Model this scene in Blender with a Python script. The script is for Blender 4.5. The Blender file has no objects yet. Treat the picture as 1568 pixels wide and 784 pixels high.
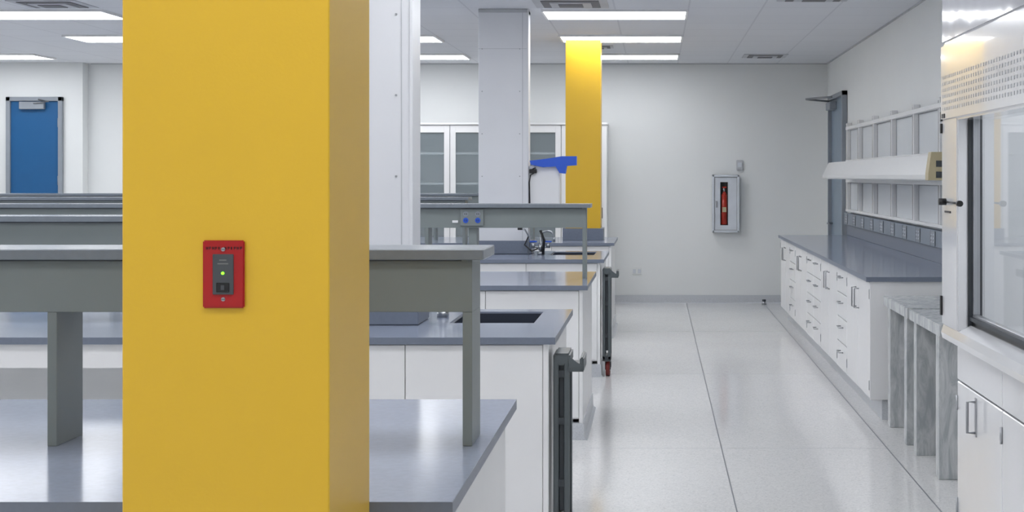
import bpy, bmesh, math
from mathutils import Vector, Matrix

S = bpy.context.scene
S.view_settings.view_transform = 'Standard'
S.view_settings.look = 'None'
S.view_settings.exposure = 0.0
CH = 2.93      # ceiling height
EYE = 1.55

# ------------------------------------------------------------------ materials
def lin(c):
    return tuple(((v/255.0)/12.92 if v/255.0 <= 0.04045 else ((v/255.0+0.055)/1.055)**2.4) for v in c)

def mat(name, rgb, rough=0.5, metal=0.0, var=0.06, scale=6.0, emit=0.0, coat=0.0, bump=0.0, spec=0.5, bscale=180, bdist=0.002):
    m = bpy.data.materials.new(name); m.use_nodes = True
    nt = m.node_tree; N = nt.nodes; L = nt.links
    b = N['Principled BSDF']
    c = lin(rgb)
    b.inputs['Roughness'].default_value = rough
    b.inputs['Metallic'].default_value = metal
    b.inputs['Specular IOR Level'].default_value = spec
    b.inputs['Coat Weight'].default_value = coat
    tc = N.new('ShaderNodeTexCoord')
    nz = N.new('ShaderNodeTexNoise'); nz.inputs['Scale'].default_value = scale
    nz.inputs['Detail'].default_value = 4
    L.new(tc.outputs['Object'], nz.inputs['Vector'])
    r = N.new('ShaderNodeValToRGB')
    r.color_ramp.elements[0].position = 0.3; r.color_ramp.elements[1].position = 0.7
    r.color_ramp.elements[0].color = (*[v*(1-var) for v in c], 1)
    r.color_ramp.elements[1].color = (*[min(1, v*(1+var)) for v in c], 1)
    L.new(nz.outputs['Fac'], r.inputs['Fac'])
    L.new(r.outputs['Color'], b.inputs['Base Color'])
    if bump:
        n2 = N.new('ShaderNodeTexNoise'); n2.inputs['Scale'].default_value = bscale
        L.new(tc.outputs['Object'], n2.inputs['Vector'])
        bp = N.new('ShaderNodeBump'); bp.inputs['Strength'].default_value = bump
        bp.inputs['Distance'].default_value = bdist
        L.new(n2.outputs['Fac'], bp.inputs['Height']); L.new(bp.outputs['Normal'], b.inputs['Normal'])
        if coat: L.new(bp.outputs['Normal'], b.inputs['Coat Normal'])
    if emit:
        b.inputs['Emission Color'].default_value = (*c, 1)
        b.inputs['Emission Strength'].default_value = emit
    return m

WALL = mat('wall_paint', (228,230,230), 0.6, var=0.01, scale=2, bump=0.05)
YEL = mat('yellow_paint', (224,180,46), 0.36, var=0.02, scale=3, bump=0.08)
WCOL = mat('white_panel_paint', (224,225,229), 0.3, var=0.01)
CAB = mat('cabinet_white', (234,234,235), 0.26, var=0.01)
CABD = mat('cabinet_shadow_gap', (120,120,122), 0.6)
SEAM = mat('panel_seam', (190,192,196), 0.6)
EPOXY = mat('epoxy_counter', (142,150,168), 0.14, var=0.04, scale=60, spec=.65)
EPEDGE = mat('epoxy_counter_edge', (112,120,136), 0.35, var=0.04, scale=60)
FRAME = mat('grey_shelf_paint', (126,133,133), 0.4, var=0.03)
SHELF = mat('grey_shelf_top', (122,129,137), 0.25, var=0.04, scale=40)
CARTP = mat('cart_grey_plastic', (84,91,94), 0.4, var=0.04)
DARK = mat('dark_plastic', (54,59,64), 0.45, var=0.1)
BLACK = mat('black_plastic', (22,22,24), 0.4, var=0.1)
SINK = mat('sink_epoxy', (52,58,72), 0.4)
STEEL = mat('brushed_steel', (175,178,182), 0.28, 1.0)
NICKEL = mat('satin_handle', (170,172,176), 0.35, 0.8)
RED = mat('red_plate', (170,18,20), 0.35, var=0.05)
REDD = mat('red_wheel', (110,32,28), 0.5)
GREYM = mat('switch_grey', (72,74,78), 0.45)
GREEN = mat('led_green', (120,255,40), 0.3, emit=3.0)
BLUE = mat('blue_plastic', (44,92,205), 0.4)
DOORB = mat('blue_door_paint', (14,86,138), 0.4, var=0.03)
DOORG = mat('grey_blue_door', (122,138,154), 0.4)
DFRAME = mat('door_frame_grey', (140,146,154), 0.45)
BEIGE = mat('beige_endcap', (184,172,140), 0.5)
BASE = mat('terrazzo_base', (196,199,204), 0.3, var=0.12, scale=160)
HOOD = mat('hood_white_enamel', (224,225,228), 0.14, var=0.01, coat=0.6)
HOODG = mat('hood_glossy_fascia', (214,215,220), 0.10, var=0.01, coat=1.0, bump=0.35, bscale=3.0, bdist=.01)
HOODI = mat('hood_liner', (222,224,226), 0.5, var=0.02)
LIGHT = mat('troffer_lens', (249,251,254), 0.5, var=0.0, emit=8.2)
LIGHTF = mat('troffer_frame', (235,235,235), 0.4)
DIFF = mat('diffuser_grey', (190,192,198), 0.5)
DIFFB = mat('diffuser_gap', (120,120,124), 0.7)
LABEL = mat('label_grey', (120,120,118), 0.5)
SLOT = mat('vent_slot', (158,160,164), 0.6)
FRWHITE = mat('extinguisher_cabinet_white', (204,209,217), 0.35)
EXTR = mat('extinguisher_red', (170,44,28), 0.3)
PEG = mat('white_back_panel', (210,214,218), 0.4, var=0.01)
RACE = mat('raceway_grey', (128,138,150), 0.4)

def terrazzo():
    m = bpy.data.materials.new('terrazzo_floor'); m.use_nodes = True
    nt = m.node_tree; N = nt.nodes; L = nt.links; b = N['Principled BSDF']
    tc = N.new('ShaderNodeTexCoord')
    v = N.new('ShaderNodeTexVoronoi'); v.inputs['Scale'].default_value = 130
    L.new(tc.outputs['Object'], v.inputs['Vector'])
    r = N.new('ShaderNodeValToRGB'); e = r.color_ramp.elements
    e[0].position = 0.0; e[0].color = (*lin((210,210,211)),1)
    e[1].position = 1.0; e[1].color = (*lin((238,237,236)),1)
    a = e.new(0.12); a.color = (*lin((225,224,224)),1)
    c2 = e.new(0.6); c2.color = (*lin((230,229,228)),1)
    sep = N.new('ShaderNodeSeparateColor'); L.new(v.outputs['Color'], sep.inputs['Color'])
    L.new(sep.outputs['Red'], r.inputs['Fac'])
    nz = N.new('ShaderNodeTexNoise'); nz.inputs['Scale'].default_value = 0.9; nz.inputs['Detail'].default_value = 2
    L.new(tc.outputs['Object'], nz.inputs['Vector'])
    r2 = N.new('ShaderNodeValToRGB'); r2.color_ramp.elements[0].position=0.3; r2.color_ramp.elements[1].position=0.7
    r2.color_ramp.elements[0].color=(0.965,0.965,0.965,1); r2.color_ramp.elements[1].color=(1,1,1,1)
    L.new(nz.outputs['Fac'], r2.inputs['Fac'])
    mx = N.new('ShaderNodeMix'); mx.data_type='RGBA'; mx.blend_type='MULTIPLY'; mx.inputs[0].default_value=1
    L.new(r.outputs['Color'], mx.inputs[6]); L.new(r2.outputs['Color'], mx.inputs[7])
    L.new(mx.outputs[2], b.inputs['Base Color'])
    mr = N.new('ShaderNodeMapRange'); mr.inputs[3].default_value=0.07; mr.inputs[4].default_value=0.15
    L.new(nz.outputs['Fac'], mr.inputs[0]); L.new(mr.outputs[0], b.inputs['Roughness'])
    b.inputs['Specular IOR Level'].default_value = 0.9
    return m
FLOOR = terrazzo()

def ceilmat():
    m = bpy.data.materials.new('ceiling_tiles'); m.use_nodes = True
    nt = m.node_tree; N = nt.nodes; L = nt.links; b = N['Principled BSDF']
    tc = N.new('ShaderNodeTexCoord')
    mp = N.new('ShaderNodeMapping'); mp.inputs['Location'].default_value=(-0.27,-0.02,0)
    L.new(tc.outputs['Object'], mp.inputs['Vector'])
    br = N.new('ShaderNodeTexBrick'); br.offset=0; br.squash=1
    br.inputs['Scale'].default_value=1.0
    br.inputs['Brick Width'].default_value=0.605; br.inputs['Row Height'].default_value=0.605
    br.inputs['Mortar Size'].default_value=0.008; br.inputs['Mortar Smooth'].default_value=0.1
    br.inputs['Color1'].default_value=(*lin((222,224,229)),1); br.inputs['Color2'].default_value=(*lin((220,222,227)),1)
    br.inputs['Mortar'].default_value=(*lin((207,209,215)),1)
    L.new(mp.outputs['Vector'], br.inputs['Vector'])
    L.new(br.outputs['Color'], b.inputs['Base Color'])
    b.inputs['Roughness'].default_value=0.85
    return m
CEIL = ceilmat()

def marble():
    m = bpy.data.materials.new('grey_marble'); m.use_nodes = True
    nt = m.node_tree; N = nt.nodes; L = nt.links; b = N['Principled BSDF']
    tc = N.new('ShaderNodeTexCoord')
    mp = N.new('ShaderNodeMapping'); mp.inputs['Rotation'].default_value=(0.3,0.6,0.3); mp.inputs['Scale'].default_value=(1.4,1,.4)
    L.new(tc.outputs['Object'], mp.inputs['Vector'])
    w = N.new('ShaderNodeTexNoise'); w.inputs['Scale'].default_value=10; w.inputs['Distortion'].default_value=1.6
    w.inputs['Detail'].default_value=9; w.inputs['Roughness'].default_value=.65
    L.new(mp.outputs['Vector'], w.inputs['Vector'])
    r = N.new('ShaderNodeValToRGB')
    r.color_ramp.elements[0].position=.36; r.color_ramp.elements[1].position=.64
    r.color_ramp.elements[0].color=(*lin((164,169,172)),1); r.color_ramp.elements[1].color=(*lin((206,208,209)),1)
    L.new(w.outputs['Fac'], r.inputs['Fac']); L.new(r.outputs['Color'], b.inputs['Base Color'])
    b.inputs['Roughness'].default_value=0.25
    return m
MARBLE = marble()

def glass(name, tint, body, fac, rough=0.02):
    m = bpy.data.materials.new(name); m.use_nodes = True
    nt = m.node_tree; N = nt.nodes; L = nt.links; N.clear()
    o = N.new('ShaderNodeOutputMaterial')
    t = N.new('ShaderNodeBsdfTransparent'); t.inputs[0].default_value=(*tint,1)
    d = N.new('ShaderNodeBsdfDiffuse'); d.inputs[0].default_value=(*lin(body),1)
    g = N.new('ShaderNodeBsdfGlossy'); g.inputs['Roughness'].default_value=rough
    lw = N.new('ShaderNodeLayerWeight'); lw.inputs['Blend'].default_value=.5
    pw = N.new('ShaderNodeMath'); pw.operation='POWER'; pw.inputs[1].default_value=4.0
    L.new(lw.outputs['Facing'], pw.inputs[0])
    ma = N.new('ShaderNodeMapRange'); ma.inputs[3].default_value=.06; ma.inputs[4].default_value=.85
    L.new(pw.outputs[0], ma.inputs[0])
    m1 = N.new('ShaderNodeMixShader'); m1.inputs[0].default_value=fac
    L.new(t.outputs[0], m1.inputs[1]); L.new(d.outputs[0], m1.inputs[2])
    m2 = N.new('ShaderNodeMixShader'); L.new(ma.outputs[0], m2.inputs[0])
    L.new(m1.outputs[0], m2.inputs[1]); L.new(g.outputs[0], m2.inputs[2])
    L.new(m2.outputs[0], o.inputs[0])
    return m
GLASS = glass('sash_glass', (0.95,0.96,0.97), (200,205,205), 0.03)
CGLASS = glass('cabinet_glass', (0.88,0.92,0.94), (165,178,184), 0.42)

# ------------------------------------------------------------------ builder
class B:
    def __init__(s, name):
        s.name=name; s.bm=bmesh.new(); s.mats=[]
    def mi(s, m):
        if m not in s.mats: s.mats.append(m)
        return s.mats.index(m)
    def _merge(s, t, m):
        i = s.mi(m)
        for f in t.faces: f.material_index=i
        me = bpy.data.meshes.new('tmp'); t.to_mesh(me); t.free()
        s.bm.from_mesh(me); bpy.data.meshes.remove(me)
    def box(s, x0,x1,y0,y1,z0,z1, m, bev=0.0, seg=1):
        x0,x1=sorted((x0,x1)); y0,y1=sorted((y0,y1)); z0,z1=sorted((z0,z1))
        t=bmesh.new(); bmesh.ops.create_cube(t,size=1)
        for v in t.verts:
            v.co=Vector(((x0+x1)/2+v.co.x*(x1-x0),(y0+y1)/2+v.co.y*(y1-y0),(z0+z1)/2+v.co.z*(z1-z0)))
        if bev>0: bmesh.ops.bevel(t,geom=t.edges[:],offset=bev,segments=seg,affect='EDGES')
        s._merge(t,m)
    def quad(s, pts, m):
        t=bmesh.new(); t.faces.new([t.verts.new(p) for p in pts]); s._merge(t,m)
    def cyl(s, c, r, h, axis, m, seg=20, r2=None):
        t=bmesh.new(); bmesh.ops.create_cone(t,cap_ends=True,segments=seg,radius1=r,radius2=r if r2 is None else r2,depth=h)
        R={'Z':Matrix.Identity(4),'X':Matrix.Rotation(math.pi/2,4,'Y'),'Y':Matrix.Rotation(-math.pi/2,4,'X')}[axis]
        bmesh.ops.transform(t,matrix=Matrix.Translation(c)@R,verts=t.verts)
        for f in t.faces: f.smooth = len(f.verts)==4
        s._merge(t,m)
    def prism(s, pts, axis, a, b, m, smooth=False):
        t=bmesh.new()
        def P(p,q):
            return {'Y':(p[0],q,p[1]),'X':(q,p[0],p[1]),'Z':(p[0],p[1],q)}[axis]
        va=[t.verts.new(P(p,a)) for p in pts]; vb=[t.verts.new(P(p,b)) for p in pts]
        t.faces.new(va); t.faces.new(vb[::-1])
        n=len(pts)
        for i in range(n):
            f=t.faces.new((va[i],vb[i],vb[(i+1)%n],va[(i+1)%n])); f.smooth=smooth
        bmesh.ops.recalc_face_normals(t,faces=t.faces)
        s._merge(t,m)
    def tube(s, pts, r, m, seg=10):
        t=bmesh.new(); rings=[]
        P=[Vector(p) for p in pts]
        for i,p in enumerate(P):
            d=(P[min(i+1,len(P)-1)]-P[max(i-1,0)]).normalized()
            up=Vector((0,0,1)) if abs(d.z)<0.95 else Vector((0,1,0))
            u=d.cross(up).normalized(); w=d.cross(u).normalized()
            rings.append([t.verts.new(p+r*(math.cos(2*math.pi*k/seg)*u+math.sin(2*math.pi*k/seg)*w)) for k in range(seg)])
        for i in range(len(rings)-1):
            for k in range(seg):
                f=t.faces.new((rings[i][k],rings[i][(k+1)%seg],rings[i+1][(k+1)%seg],rings[i+1][k])); f.smooth=True
        t.faces.new(rings[0]); t.faces.new(rings[-1][::-1])
        bmesh.ops.recalc_face_normals(t,faces=t.faces)
        s._merge(t,m)
    def done(s):
        me=bpy.data.meshes.new(s.name); s.bm.to_mesh(me); s.bm.free()
        for m in s.mats: me.materials.append(m)
        o=bpy.data.objects.new(s.name,me); S.collection.objects.link(o)
        return o

# ------------------------------------------------------------------ room shell
XL, XR, YB, YF = -9.2, 2.10, -3.0, 18.1
f=B('floor'); f.box(XL-.1,XR+.1,YB-.1,YF+.1,-.1,0,FLOOR)
JOINT=mat('floor_joint',(128,131,136),0.5)
JOINT2=mat('floor_joint_cross',(176,178,182),0.4)
for jx in (0.376,1.32):
    f.box(jx-.0035,jx+.0035,YB,YF-.03,0,.0006,JOINT)
for jy in (-1.2,2.0,5.2,8.44,11.6,14.8):
    f.box(-.38,1.32,jy-.002,jy+.002,0,.0005,JOINT2)
f.done()
c=B('ceiling'); c.box(XL-.1,XR+.1,YB-.1,YF+.1,CH,CH+.1,CEIL); c.done()
w=B('wall_far'); w.box(XL,XR,YF,YF+.1,0,CH,WALL); w.box(XL,-6.94,YF-.17,YF,0,CH,WALL); w.done()
w=B('wall_right'); w.box(XR,XR+.1,YB,YF,0,CH,WALL); w.done()
w=B('wall_left'); w.box(XL-.1,XL,YB,YF,0,CH,WALL); w.done()
w=B('wall_near'); w.box(XL,XR,YB-.1,YB,0,CH,WALL); w.done()
t=B('baseboard_far'); t.prism([(YF,0),(YF-.03,0),(YF-.016,.012),(YF-.012,.1),(YF,.1)],'X',-.5,XR-.001,BASE); t.done()
t=B('baseboard_right'); t.prism([(XR,0),(XR-.03,0),(XR-.016,.012),(XR-.012,.1),(XR,.1)],'Y',YB,3.9,BASE); t.done()
t=B('trim_ceiling_far'); t.box(-6.9,XR,YF-.012,YF,CH-.012,CH,SEAM); t.done()
t=B('trim_ceiling_right'); t.box(XR-.012,XR,6.3,YF-.02,CH-.012,CH,SEAM); t.done()

# ------------------------------------------------------------------ troffers
for ix in range(4):
    for iy in range(9):
        y0=12.25+2.2*(iy-6.0); x1=.25-2.42*ix; x0=x1-1.18
        if y0<YB+.2 or y0>17.3: continue
        l=B('ceiling_light')
        z=CH
        l.box(x0-.02,x1+.02,y0-.02,y0,z-.02,z,LIGHTF); l.box(x0-.02,x1+.02,y0+.6,y0+.62,z-.02,z,LIGHTF)
        l.box(x0-.02,x0,y0,y0+.6,z-.02,z,LIGHTF); l.box(x1,x1+.02,y0,y0+.6,z-.02,z,LIGHTF)
        l.box(x0,x1,y0,y0+.6,z-.018,z-.002,LIGHT)
        l.done()
def diffuser(x0,x1,y0,y1):
    d=B('ceiling_air_diffuser')
    n=4
    for k in range(n):
        a=k*(x1-x0)/2/n*.9; b_=k*(y1-y0)/2/n*.9
        d.box(x0+a,x1-a,y0+b_,y1-b_,CH-.006-.006*k,CH-.006*k, DIFFB if k%2 else DIFF)
    d.done()
diffuser(-.97,-.38,11.52,12.1)
diffuser(1.0,1.5,16.7,17.2); diffuser(.95,1.5,11.25,11.65); diffuser(-.75,-.45,15.6,15.9)
diffuser(-5.1,-4.55,11.6,12.1); diffuser(-6.2,-5.7,17.2,17.6)

# ------------------------------------------------------------------ columns
k=B('yellow_column'); k.box(-.901,-.551,2.5,2.85,0,CH,YEL,.002); k.box(-.915,-.537,2.486,2.864,0,.1,BASE); k.done()
k=B('yellow_column'); k.box(-.901,-.551,14.8,15.15,.912,CH,YEL,.003)
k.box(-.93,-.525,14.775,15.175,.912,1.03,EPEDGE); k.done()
def chase(y0,y1,seam):
    k=B('white_service_column')
    k.box(-1.46,-1.055,y0,y1,.912,CH,WCOL,.003)
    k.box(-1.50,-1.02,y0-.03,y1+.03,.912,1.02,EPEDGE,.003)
    if seam: k.box(-1.46,-1.055,y0-.003,y0,2.60,2.603,SEAM)
    k.box(-1.099,-1.095,y0-.002,y0,1.02,CH,SEAM)
    for z in (1.2,1.55,1.9,2.25,2.6):
        for x in (-1.12,-1.43): k.cyl((x,y0-.002,z),.005,.006,'Y',NICKEL,10)
    k.box(-1.062,-1.048,y0-.006,y0+.03,1.02,CH,WCOL,.002)
    k.box(-1.46,-1.055,y0-.01,y1+.01,CH-.03,CH-.002,SEAM,.002)
    k.done()
chase(6.39,6.64,False); chase(12.2,12.45,True)

# red emergency switch plate
p=B('red_switch_plate')
cx,cz=-.728,1.385; yf=2.5
p.box(cx-.035,cx+.035,yf-.007,yf-.0005,cz-.057,cz+.057,RED,.002,2)
p.box(cx-.0175,cx+.0175,yf-.010,yf-.006,cz-.034,cz+.034,GREYM,.001)
p.box(cx-.011,cx+.011,yf-.012,yf-.009,cz-.030,cz-.014,BLACK,.001)
p.box(cx-.003,cx+.003,yf-.0125,yf-.009,cz-.026,cz-.018,GREYM)
p.box(cx-.009,cx+.009,yf-.0105,yf-.009,cz+.017,cz+.019,LABEL); p.box(cx-.006,cx+.006,yf-.0105,yf-.009,cz+.023,cz+.025,LABEL)
p.cyl((cx,yf-.0105,cz+.002),.0025,.002,'Y',GREEN,14)
for s_ in (-.042,.042):
    p.cyl((cx,yf-.0075,cz+s_),.0034,.003,'Y',STEEL,16); p.box(cx-.003,cx+.003,yf-.0095,yf-.0088,cz+s_-.0004,cz+s_+.0004,BLACK)
xx=cx-.029
for i,wd in enumerate((.005,.004,.005,.004,.003,.0,.004,.005,.003,.005,.004,.005)):
    if wd:
        p.box(xx,xx+.001,yf-.0075,yf-.0068,cz+.0415,cz+.0465,BLACK)
        if i%2: p.box(xx,xx+wd*.7,yf-.0075,yf-.0068,cz+.0455,cz+.0465,BLACK)
        else: p.box(xx+wd*.5,xx+wd*.7,yf-.0075,yf-.0068,cz+.0415,cz+.0465,BLACK)
        p.box(xx,xx+wd*.7,yf-.0075,yf-.0068,cz+.0435,cz+.0445,BLACK)
    xx+=.0052
p.done()

# ------------------------------------------------------------------ island benches
XI=-6.6
def island(y0,y1,xshelf,ysh,sink=None,knee=False,beamz=1.228,power=False):
    b=B('island_lab_bench')
    X1=-.40
    def slab(xa,xb,ya,yb,):
        b.box(xa,xb,ya,yb,.884,.91,EPOXY)
    if sink:
        sx0,sx1,sy0,sy1=sink
        slab(XI,sx0,y0,y1); slab(sx1,X1,y0,y1); slab(sx0,sx1,y0,sy0); slab(sx0,sx1,sy1,y1)
        d=.70; tt=.008
        b.box(sx0,sx1,sy0,sy1,d-tt,d,SINK)
        b.box(sx0-.001,sx0+tt,sy0,sy1,d,.902,SINK); b.box(sx1-tt,sx1+.001,sy0,sy1,d,.902,SINK)
        b.box(sx0,sx1,sy0,sy0+tt,d,.902,SINK); b.box(sx0,sx1,sy1-tt,sy1,d,.902,SINK)
    else: slab(XI,X1,y0,y1)
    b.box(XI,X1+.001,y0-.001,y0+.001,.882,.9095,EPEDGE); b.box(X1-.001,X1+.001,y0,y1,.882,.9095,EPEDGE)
    kx=-1.75 if knee else XI
    yc0=y0+.03; yc1=y1-.03
    xr=X1-.03
    if sink:
        b.box(kx,sx0-.03,yc0+.02,yc1,.12,.882,CAB); b.box(sx1+.02,xr,yc0+.02,yc1,.12,.882,CAB)
        b.box(sx0-.03,sx1+.02,yc0+.02,yc0+.06,.12,.882,CAB); b.box(sx0-.03,sx1+.02,yc1-.04,yc1,.12,.882,CAB)
    else: b.box(kx,xr,yc0+.02,yc1,.12,.882,CAB)
    if knee:
        b.box(XI,kx,yc0,yc0+.02,.785,.882,CAB); b.box(XI,kx,(y0+y1)/2,yc1,.0,.882,HOODI)
        b.box(XI,kx,yc0+.02,(y0+y1)/2,.79,.882,CAB)
    b.box(kx+.02,xr-.06,yc0+.09,yc1-.06,0,.12,BASE)
    b.box(xr-.02,xr+.002,yc0,yc1,.0,.882,CAB,.002)
    b.prism([(xr-.02,0),(xr+.03,0),(xr+.012,.014),(xr+.008,.1),(xr-.02,.1)],'Y',yc0-.005,yc1+.005,BASE)
    b.box(xr-.09,xr+.004,yc0-.004,yc0+.03,0,.1,BASE)
    xe=xr-.022; n=0
    while xe-.55>kx:
        xa=xe-.55
        if n<2:
            b.box(xa+.003,xe,yc0,yc0+.02,.13,.876,CAB,.0015)
        elif n%3==2:
            for za,zb in ((.13,.37),(.376,.62),(.626,.876)):
                b.box(xa+.003,xe,yc0,yc0+.02,za,zb,CAB,.0015)
                zc=zb-.06
                b.tube([(xa+.2,yc0,zc),(xa+.2,yc0-.03,zc),(xa+.35,yc0-.03,zc),(xa+.35,yc0,zc)],.005,NICKEL,6)
        else:
            b.box(xa+.003,xe,yc0,yc0+.02,.13,.70,CAB,.0015); b.box(xa+.003,xe,yc0,yc0+.02,.706,.876,CAB,.0015)
            b.tube([(xa+.06,yc0,.52),(xa+.06,yc0-.03,.52),(xa+.06,yc0-.03,.65),(xa+.06,yc0,.65)],.005,NICKEL,6)
        xe=xa; n+=1
    ya,yb=ysh
    b.box(XI,xshelf,ya-.03,yb+.05,1.353,1.378,SHELF,.002)
    b.box(XI,xshelf-.03,ya,yb,beamz,1.353,FRAME,.001)
    b.box(XI,xshelf-.055,ya-.001,ya,1.349,1.353,DARK)
    px=xshelf-.030
    while px>XI:
        b.box(px-.023,px,ya+.0015,yb,.91,beamz,FRAME,.001)
        px-=.985
    if power:
        b.box(-1.22,-1.075,ya-.012,ya,1.24,1.345,FRAME,.002)
        for ox in (-1.185,-1.11):
            for oz in (1.275,1.315):
                b.cyl((ox,ya-.013,oz),.017,.004,'Y',BLUE if oz<1.3 else DFRAME,14)
                b.box(ox-.007,ox-.004,ya-.017,ya-.014,oz-.006,oz+.006,BLACK); b.box(ox+.004,ox+.007,ya-.017,ya-.014,oz-.006,oz+.006,BLACK)
        b.box(-1.27,-1.235,ya-.006,ya,1.26,1.275,CAB)
        b.box(-1.17,-1.12,ya+.02,yb-.02,.91,beamz,FRAME)
    b.done()

island(2.91,4.25,-.405,(3.51,3.67))
island(5.88,7.13,-1.54,(6.42,6.58),sink=(-.90,-.53,6.46,7.0),knee=True)
island(8.67,9.95,-.405,(9.25,9.41),power=True)
island(11.40,12.70,-1.54,(12.2,12.36),sink=(-.86,-.50,12.05,12.55))
island(14.2,15.6,-1.2,(14.9,15.06))

# ------------------------------------------------------------------ faucets
def faucet(x,y,h,blue):
    f=B('lab_faucet')
    z=.9105
    f.cyl((x,y,z+.012),.028,.024,'Z',STEEL)
    pts=[(x,y,z+.02),(x,y,z+h*.7)]
    R=.055
    for a in range(0,200,20):
        t_=math.radians(a); pts.append((x+R-R*math.cos(t_),y,z+h*.7+R*math.sin(t_)))
    f.tube(pts,.009,STEEL)
    e=pts[-1]; f.cyl((e[0],y,e[2]-.015),.011,.04,'Z',STEEL)
    f.cyl((x,y,z+.06),.018,.05,'Z',STEEL)
    for s_ in (-1,1):
        f.tube([(x,y,z+.06),(x+s_*.06,y,z+.065)],.009,STEEL)
        f.cyl((x+s_*.06,y,z+.075),.016,.04,'Z',STEEL)
        f.box(x+s_*.06-.03,x+s_*.06+.03,y-.008,y+.008,z+.1,z+.112,BLUE if blue else BLACK,.003)
    if blue:
        f.tube([(x-.10,y+.02,z),(x-.10,y+.02,z+.15),(x-.13,y+.02,z+.2),(x-.17,y+.02,z+.22)],.008,STEEL)
        f.box(x-.19,x-.15,y+.01,y+.03,z+.2,z+.235,BLACK,.003)
        f.tube([(x+.02,y-.02,z),(x+.03,y-.04,z+.12),(x+.0,y-.04,z+.2)],.012,BLACK)
        f.tube([(x-.10,y+.02,z+.15),(x-.13,y-.02,z+.08),(x-.07,y-.03,z+.03),(x-.02,y-.02,z+.05)],.006,BLACK)
    f.done()
faucet(-.97,6.75,.18,False)
faucet(-.94,12.1,.20,True)

# water purifier hung on the service column, with blue dispensing head
wp=B('water_purifier')
wx0,wx1=-1.047,-.79
wp.box(wx0,wx1,12.21,12.42,1.16,1.64,CAB,.008,3)
wp.box(wx0+.02,wx1-.02,12.206,12.21,1.2,1.3,LABEL)
dpx=12.1/2267.
def q(x,y): return ((x-1004)*dpx, EYE-(y-270)*dpx)
poly=[q(*a) for a in ((810,246),(835,243),(860,239),(882,239),(882,253),(867,254),(865,266),(856,265),(850,255),(830,256),(812,252))]
wp.prism(poly,'Y',12.16,12.26,BLUE)
wp.box(poly[0][0]+.02,wx1,12.22,12.36,1.63,1.66,CAB)
wp.tube([q2 for q2 in ((-1.03,12.19,1.60),(-.99,12.18,1.62),(-.98,12.18,1.59),(-1.03,12.18,1.56),(-1.04,12.18,1.50),(-1.035,12.195,1.2))],.006,BLACK)
wp.box(-1.04,-.98,12.17,12.21,1.575,1.61,BLACK,.004)
wp.done()

# ------------------------------------------------------------------ folded utility carts parked at bench ends
def cart(y0):
    k=B('folding_utility_cart')
    xa,xb=-.412,-.347; y1=y0+.22
    for yy in (y0,y1-.025):
        k.box(xa,xa+.022,yy,yy+.025,.13,.83,CARTP,.004)
        k.box(xb-.022,xb,yy,yy+.025,.13,.83,CARTP,.004)
        for zz in (.3,.55,.74): k.box(xa+.02,xb-.02,yy+.004,yy+.02,zz,zz+.03,DARK,.002)
    k.box(xa+.022,xb-.022,y0+.02,y1-.02,.2,.79,DARK,.003)
    k.box(xa,xb,y0,y1,.12,.16,DARK,.004); k.box(xa,xb+.004,y0-.006,y1,.79,.838,CARTP,.008,2)
    k.box(xb-.01,-.29,y0-.006,y1,.765,.785,CARTP,.006,2)
    k.box(-.305,-.288,y0-.006,y1,.765,.822,CARTP,.005,2)
    k.prism([(xb-.005,.83),(xb+.0,.765),(-.29,.765),(-.29,.79),(-.315,.80)],'Y',y0-.004,y0+.012,CARTP)
    for yy in (y0+.062,y1-.062+.04):
        k.cyl((xa+.04,yy,.058),.058,.03,'X',REDD,24); k.cyl((xa+.04,yy,.058),.02,.036,'X',STEEL,14)
        k.box(xa+.018,xa+.024,yy-.02,yy+.02,.05,.13,DARK); k.box(xa+.056,xa+.062,yy-.02,yy+.02,.05,.13,DARK)
        k.box(xa+.01,xa+.065,yy-.03,yy+.03,.115,.13,STEEL)
    k.done()
cart(5.95); cart(11.45)

# ------------------------------------------------------------------ right wall counter run
r=B('wall_lab_counter')
yn,yf_=9.4,16.1; xf=1.36
r.box(1.335,XR-.002,yn-.02,yf_,.884,.912,EPOXY); r.box(1.334,1.336,yn-.02,yf_,.882,.911,EPEDGE); r.box(1.335,XR-.002,yn-.021,yn-.019,.882,.911,EPEDGE)
r.box(xf+.02,XR-.002,yn,yf_,.13,.884,CAB)
r.box(xf+.08,XR-.002,yn+.02,yf_,0,.13,BASE)
r.box(xf,XR-.002,yn-.002,yn+.018,.13,.884,CAB,.002)
y=yn+.02; n=0
def hv(y,z0,z1):
    r.tube([(xf,y,z0),(xf-.03,y,z0),(xf-.03,y,z1),(xf,y,z1)],.005,NICKEL,6)
def hh(ya,yb,z):
    r.tube([(xf,ya,z),(xf-.03,ya,z),(xf-.03,yb,z),(xf,yb,z)],.005,NICKEL,6)
plan=['D','d','w','D','d','w','w','D','d','w','D','d']
wd=(yf_-yn-.03)/len(plan)
for t_ in plan:
    a,b_=y+.004,y+wd-.004
    if t_ in 'Dd':
        r.box(xf,xf+.02,a,b_,.14,.875,CAB,.0015)
        hy = b_-.06 if t_=='D' else a+.06
        hv(hy,.67,.80)
        oy = a if t_=='D' else b_
        for z in (.22,.80): r.box(xf-.004,xf+.004,oy-.008,oy+.008,z-.03,z+.03,NICKEL)
    else:
        for za,zb in ((.14,.33),(.336,.51),(.516,.69),(.696,.875)):
            r.box(xf,xf+.02,a,b_,za,zb,CAB,.0015)
            hh((a+b_)/2-.07,(a+b_)/2+.07,zb-.06)
    r.box(xf+.012,xf+.021,b_,b_+.008,.14,.875,CABD)
    y+=wd
r.box(XR-.022,XR-.002,yn-.02,yf_,.912,1.03,EPEDGE,.002)
r.box(XR-.05,XR-.002,yn-.02,yf_,1.03,1.155,RACE,.003)
yy=yn+.3
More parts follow.
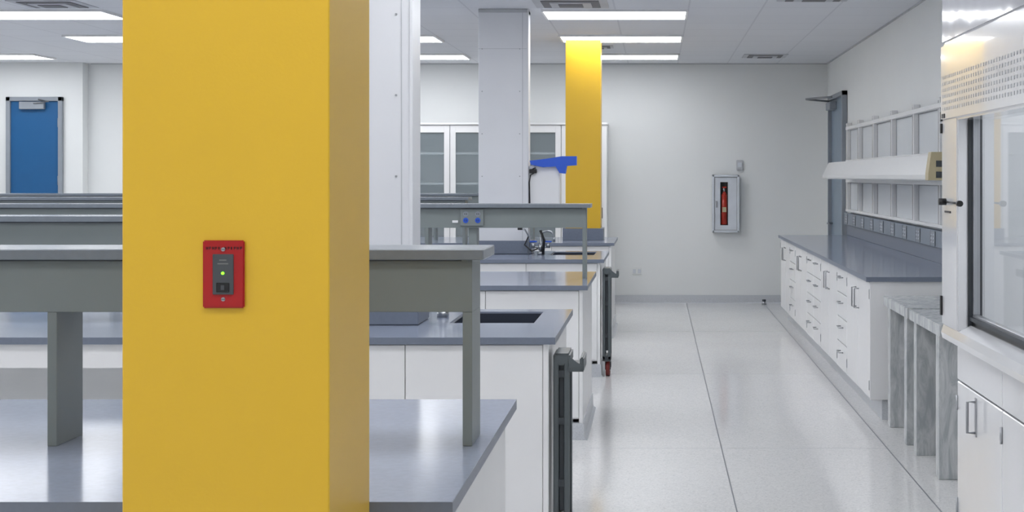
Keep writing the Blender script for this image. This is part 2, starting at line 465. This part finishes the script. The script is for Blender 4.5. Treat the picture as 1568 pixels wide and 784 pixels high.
while yy<yf_-.2:
    r.box(XR-.054,XR-.049,yy-.09,yy+.09,1.042,1.143,DFRAME,.001)
    r.box(XR-.0545,XR-.0535,yy-.096,yy-.09,1.035,1.15,DARK); r.box(XR-.0545,XR-.0535,yy+.09,yy+.096,1.035,1.15,DARK)
    for s_ in (-.04,.04):
        r.box(XR-.057,XR-.053,yy+s_-.017,yy+s_+.017,1.06,1.125,FRWHITE)
        r.box(XR-.058,XR-.056,yy+s_-.006,yy+s_+.006,1.07,1.085,DARK); r.box(XR-.058,XR-.056,yy+s_-.006,yy+s_+.006,1.10,1.115,DARK)
    yy+=.62
r.done()

# wall panels + reagent shelf
g=B('wall_panel_rack')
for pz0,pz1 in ((1.175,1.52),(1.70,2.08)):
    g.box(XR-.014,XR-.002,9.3,15.9,pz0,pz1,PEG)
    g.box(XR-.06,XR-.002,9.3,15.9,pz1-.035,pz1,CAB,.002); g.box(XR-.06,XR-.002,9.3,15.9,pz0,pz0+.025,CAB,.002)
    g.box(XR-.0150,XR-.013,9.3,15.9,pz1-.043,pz1-.035,SLOT)
for py in (9.3,10.7,11.78,12.87,13.96,14.97,15.88):
    g.box(XR-.055,XR-.002,py-.035,py+.035,1.17,2.12,CAB,.003)
    g.box(XR-.057,XR-.054,py-.004,py+.004,1.19,2.10,CABD)
    g.box(XR-.016,XR-.012,py-.065,py-.035,1.2,2.045,SLOT)
g.done()
SHW=mat('shelf_off_white',(214,215,216),.35,var=.01)
sh=B('reagent_wall_shelf')
sh.prism([(1.735,1.53),(1.735,1.56),(1.80,1.692),(2.04,1.692),(2.04,1.53)],'Y',9.5,15.4,SHW)
sh.prism([(1.73,1.525),(1.73,1.57),(1.75,1.705),(2.042,1.705),(2.042,1.525)],'Y',9.40,9.5,BEIGE)
for z in (1.56,1.63):
    sh.box(1.78,1.82,9.395,9.401,z-.02,z+.02,DARK)
sh.box(1.76,2.0,9.6,15.3,1.522,1.531,HOODI)
sh.done()

# ------------------------------------------------------------------ marble balance tables
for (ya,yb,l1,l2) in ((8.42,9.3,8.53,9.13),(7.45,8.35,7.56,8.21)):
    m=B('marble_balance_table')
    m.box(1.43,2.06,ya,yb,.74,.80,MARBLE,.004,2)
    m.box(1.445,2.04,l1,l1+.08,0,.74,MARBLE,.003); m.box(1.445,2.04,l2,l2+.08,0,.74,MARBLE,.003)
    m.done()

# ------------------------------------------------------------------ fume hood
h=B('fume_hood')
xh=1.243; ya,yb=4.15,6.10
h.box(xh+.02,2.07,ya,yb,.1,.86,HOOD)
h.box(xh+.08,2.07,ya+.02,yb-.02,0,.1,DARK)
h.box(xh,xh+.02,5.315,yb,.715,.86,HOOD,.003); h.box(xh,xh+.02,ya,5.305,.715,.86,HOOD,.003)
h.box(xh,xh+.02,5.315,yb-.004,.11,.708,HOOD,.003); h.box(xh,xh+.02,4.52,5.305,.11,.708,HOOD,.003)
h.box(xh,xh+.02,ya,4.51,.11,.708,HOOD,.003)
h.box(xh+.014,xh+.021,ya,yb-.01,.706,.717,CABD); h.box(xh+.014,xh+.021,5.304,5.316,.11,.86,CABD)
for hy in (5.74,4.75):
    h.tube([(xh,hy,.555),(xh-.035,hy,.555),(xh-.035,hy,.675),(xh,hy,.675)],.006,NICKEL,8)
    h.box(xh-.004,xh,hy-.012,hy+.012,.54,.69,NICKEL)
for hy in (5.31,6.09):
    for hz in (.2,.62): h.cyl((xh-.003,hy,hz),.006,.06,'Z',NICKEL,10)
h.prism([(1.20,.875),(1.195,.90),(1.205,.93),(1.255,.955),(1.30,.955),(1.30,.86),(1.24,.86)],'Y',ya,6.2,HOOD)
h.box(1.262,1.30,ya,5.92,.955,.972,BLACK)
h.box(1.25,1.262,ya,5.90,.975,.99,DARK)
h.box(1.30,2.05,ya,6.12,.86,.93,HOODI)
h.box(1.30,2.07,6.12,6.18,.86,2.2,HOODI); h.box(1.30,2.07,ya-.03,ya,.86,2.2,HOODI)
h.box(2.0,2.07,ya,6.12,.93,2.2,HOODI); h.box(1.30,2.0,ya,6.12,2.14,2.2,HOODI)
for bz in (1.15,1.55,1.9): h.box(1.995,2.001,ya+.1,6.05,bz,bz+.015,SLOT)
h.box(1.4,1.75,4.4,5.9,2.125,2.14,mat('hood_lamp',(250,252,255),.5,var=0,emit=4))
# posts
h.box(1.20,1.245,5.90,6.21,.93,1.80,HOOD,.006,2); h.box(1.245,1.30,5.93,6.2,.955,2.2,HOOD)
h.box(1.246,1.30,5.895,5.93,.955,1.78,DARK)
h.box(1.20,1.30,ya-.06,ya+.02,.93,1.80,HOOD,.006,2)
# sash
h.quad([(1.275,ya+.02,.99),(1.275,5.89,.99),(1.275,5.89,1.80),(1.275,ya+.02,1.80)],GLASS)
h.box(1.262,1.288,ya+.02,5.90,.972,1.0,NICKEL,.003)
h.box(1.262,1.288,5.875,5.90,1.0,1.80,NICKEL,.002)
# upper panel with vents and glossy enamel fascia
h.box(1.19,1.30,ya-.06,6.19,1.775,2.10,HOOD,.012,3)
h.box(1.198,1.30,ya-.06,6.2,2.10,CH-.002,HOODG,.01,3)
h.box(1.30,2.07,6.14,6.2,2.2,CH-.002,HOOD); h.box(1.30,2.07,ya-.06,ya,2.2,CH-.002,HOOD)
vy=ya
while vy<6.13:
    for rr in range(6):
        z=1.82+rr*.026
        h.box(1.1893,1.1915,vy,vy+.018,z,z+.013,SLOT)
    vy+=.042
h.box(1.187,1.191,6.09,6.15,1.790,1.808,BLACK)
for hz in (1.80,1.75,.99,1.03): h.box(1.192,1.20,6.19,6.212,hz-.02,hz+.02,BLACK)
h.tube([(1.20,6.12,1.445),(1.175,6.12,1.445)],.006,BLACK); h.cyl((1.185,6.12,1.445),.014,.03,'X',BLACK)
h.tube([(1.20,6.12,1.445),(1.19,5.80,1.443)],.004,BLACK); h.cyl((1.19,5.80,1.443),.012,.03,'Y',BLACK)
h.box(1.197,1.2,6.02,6.14,1.40,1.408,BLACK)
h.done()

# ------------------------------------------------------------------ far wall furniture
cb=B('tall_glass_cabinet')
y0,y1=17.55,18.08; xr=-.68; W=.44; n=7; xl=xr-n*W
cb.box(-.68,-.58,y0,y1,0,2.16,CAB,.003); cb.box(xl-.02,xl,y0,y1,0,2.16,CAB)
cb.box(xl,xr,y1-.02,y1,0,2.16,CAB); cb.box(xl,xr,y0+.02,y1-.02,2.13,2.16,CAB); cb.box(xl,xr,y0+.02,y1-.02,0,.1,CAB)
cb.box(xl-.03,-.57,y0-.015,y1,2.16,2.185,CAB,.004)
for z in (.45,.8,1.11,1.45,1.81): cb.box(xl,xr,y0+.03,y1-.02,z,z+.025,CAB)
for i in range(n):
    b_=xr-i*W-.004; a=b_-W+.008; fr=.065
    cb.box(a,a+fr,y0,y0+.02,.1,2.155,CAB,.002); cb.box(b_-fr,b_,y0,y0+.02,.1,2.155,CAB,.002)
    cb.box(a+fr,b_-fr,y0,y0+.02,2.07,2.155,CAB); cb.box(a+fr,b_-fr,y0,y0+.02,.1,.19,CAB)
    cb.quad([(a+fr,y0+.011,.19),(b_-fr,y0+.011,.19),(b_-fr,y0+.011,2.07),(a+fr,y0+.011,2.07)],CGLASS)
    cb.box(b_-.0,b_+.004,y0+.002,y0+.02,.1,2.15,SLOT)
    hx=a+.03 if i%2==0 else b_-.03
    cb.tube([(hx,y0,1.0),(hx,y0-.03,1.0),(hx,y0-.03,1.15),(hx,y0,1.15)],.006,NICKEL,6)
    if i%2: cb.box(a-.008,a,y0+.02,y1-.02,.1,2.13,CAB)
cb.box(-.655,-.63,y0-.01,y0,1.05,1.18,DARK,.003)
cb.done()

e=B('fire_extinguisher_cabinet')
x0,x1=.69,1.015; z0,z1=.87,1.565; yy=YF-.002
wx0,wx1,wz0,wz1=x0+.095,x1-.135,z0+.085,z1-.085
e.box(x0,x1,yy-.02,yy,z0,z1,BLACK)
for (a,b_,c_,d_) in ((x0,wx0,z0,z1),(wx1,x1,z0,z1),(wx0,wx1,z0,wz0),(wx0,wx1,wz1,z1)):
    e.box(a,b_,yy-.10,yy,c_,d_,FRWHITE)
for (a,b_,c_,d_) in ((x0-.004,x0+.022,z0-.004,z1+.004),(x1-.022,x1+.004,z0-.004,z1+.004),(x0,x1,z0-.004,z0+.022),(x0,x1,z1-.022,z1+.004)):
    e.box(a,b_,yy-.112,yy-.098,c_,d_,FRWHITE,.003)
for (a,b_,c_,d_) in ((x0+.026,x0+.03,z0+.026,z1-.026),(x1-.03,x1-.026,z0+.026,z1-.026),(x0+.026,x1-.026,z0+.026,z0+.03),(x0+.026,x1-.026,z1-.03,z1-.026)):
    e.box(a,b_,yy-.101,yy-.099,c_,d_,CABD)
xc=(wx0+wx1)/2
e.cyl((xc,yy-.062,wz0+.19),.036,.36,'Z',EXTR,24); e.cyl((xc,yy-.062,wz0+.39),.036,.04,'Z',EXTR,24,.014)
e.cyl((xc,yy-.062,wz0+.43),.014,.05,'Z',STEEL,14)
e.box(xc-.02,xc+.03,yy-.075,yy-.05,wz0+.45,wz0+.47,EXTR,.003); e.tube([(xc-.01,yy-.07,wz0+.43),(xc-.035,yy-.08,wz0+.36),(xc-.035,yy-.08,wz0+.15)],.007,BLACK)
e.box(xc-.022,xc+.026,yy-.0995,yy-.097,wz0+.16,wz0+.22,BEIGE)
e.box(x0+.04,x0+.06,yy-.112,yy-.10,z0+.30,z0+.38,NICKEL,.002)
e.done()
e=B('wall_alarm_strobe'); e.box(.985,1.065,YF-.03,YF-.001,1.625,1.75,SEAM,.006,2); e.box(1.0,1.05,YF-.036,YF-.03,1.66,1.72,FRWHITE,.003); e.done()
e=B('wall_outlet'); e.box(-.29,-.17,YF-.012,YF-.001,.35,.43,WALL,.003)
for ox in (-.26,-.20): e.box(ox-.018,ox+.018,YF-.016,YF-.012,.365,.415,FRWHITE,.002)
e.done()
e=B('door_stop'); e.cyl((1.31,17.9,.02),.03,.04,'Z',STEEL,16,.02); e.cyl((1.31,17.9,.05),.022,.025,'Z',DARK,16); e.done()

d=B('door_1')
yy=YF-.172; x0,x1=-7.80,-7.22; zt=2.46
d.box(x0,x1,yy-.02,yy,.005,zt,DOORB,.002)
d.box(x1+.0,x1+.05,yy-.05,yy,0,zt+.05,DFRAME,.003); d.box(x0-.05,x0,yy-.05,yy,0,zt+.05,DFRAME,.003); d.box(x0-.05,x1+.05,yy-.05,yy,zt,zt+.05,DFRAME,.003)
d.box(x0+.12,x0+.42,yy-.08,yy-.02,zt-.1,zt-.01,DFRAME,.006); d.tube([(x0+.3,yy-.08,zt-.03),(x0+.5,yy-.12,zt-.01),(x0+.35,yy-.06,zt+.02)],.008,NICKEL)
for hz in (2.2,1.5,.3): d.cyl((x1,yy-.03,hz),.012,.11,'Z',NICKEL,12)
d.tube([(x0+.06,yy-.02,1.0),(x0+.06,yy-.07,1.0),(x0+.17,yy-.07,1.0)],.01,NICKEL)
d.done()
d=B('door_2')
xx=XR-.002; ya,yb=16.25,17.5; zt=2.44
d.box(xx-.02,xx,ya,yb,.005,zt,DOORG,.002)
d.box(xx-.06,xx,ya-.05,ya,0,zt+.05,DFRAME,.003); d.box(xx-.06,xx,yb,yb+.05,0,zt+.05,DFRAME,.003); d.box(xx-.06,xx,ya-.05,yb+.05,zt,zt+.05,DFRAME,.003)
d.box(xx-.10,xx-.02,yb-.5,yb-.1,zt-.12,zt-.03,DFRAME,.006)
d.tube([(xx-.08,yb-.3,zt-.02),(xx-.36,yb-.42,zt-.0),(xx-.08,yb-.55,zt+.02)],.012,NICKEL)
for hz in (2.2,1.6,1.0): d.cyl((xx-.03,ya,hz),.012,.11,'Z',NICKEL,12)
d.tube([(xx-.02,yb-.1,1.0),(xx-.08,yb-.1,1.0),(xx-.08,yb-.22,1.0)],.012,NICKEL)
d.done()

# ------------------------------------------------------------------ world & camera
wd_=bpy.data.worlds.new('world'); S.world=wd_; wd_.use_nodes=True
wd_.node_tree.nodes['Background'].inputs[0].default_value=(.8,.85,.9,1); wd_.node_tree.nodes['Background'].inputs[1].default_value=.3
cd=bpy.data.cameras.new('camera'); cam=bpy.data.objects.new('camera',cd); S.collection.objects.link(cam)
cam.location=(0,0,EYE); cam.rotation_euler=(math.pi/2,0,0)
cd.sensor_width=36; cd.lens=2267/1568*36
cd.shift_x=-220/1568; cd.shift_y=-122/1568
cd.clip_start=.05
S.camera=cam
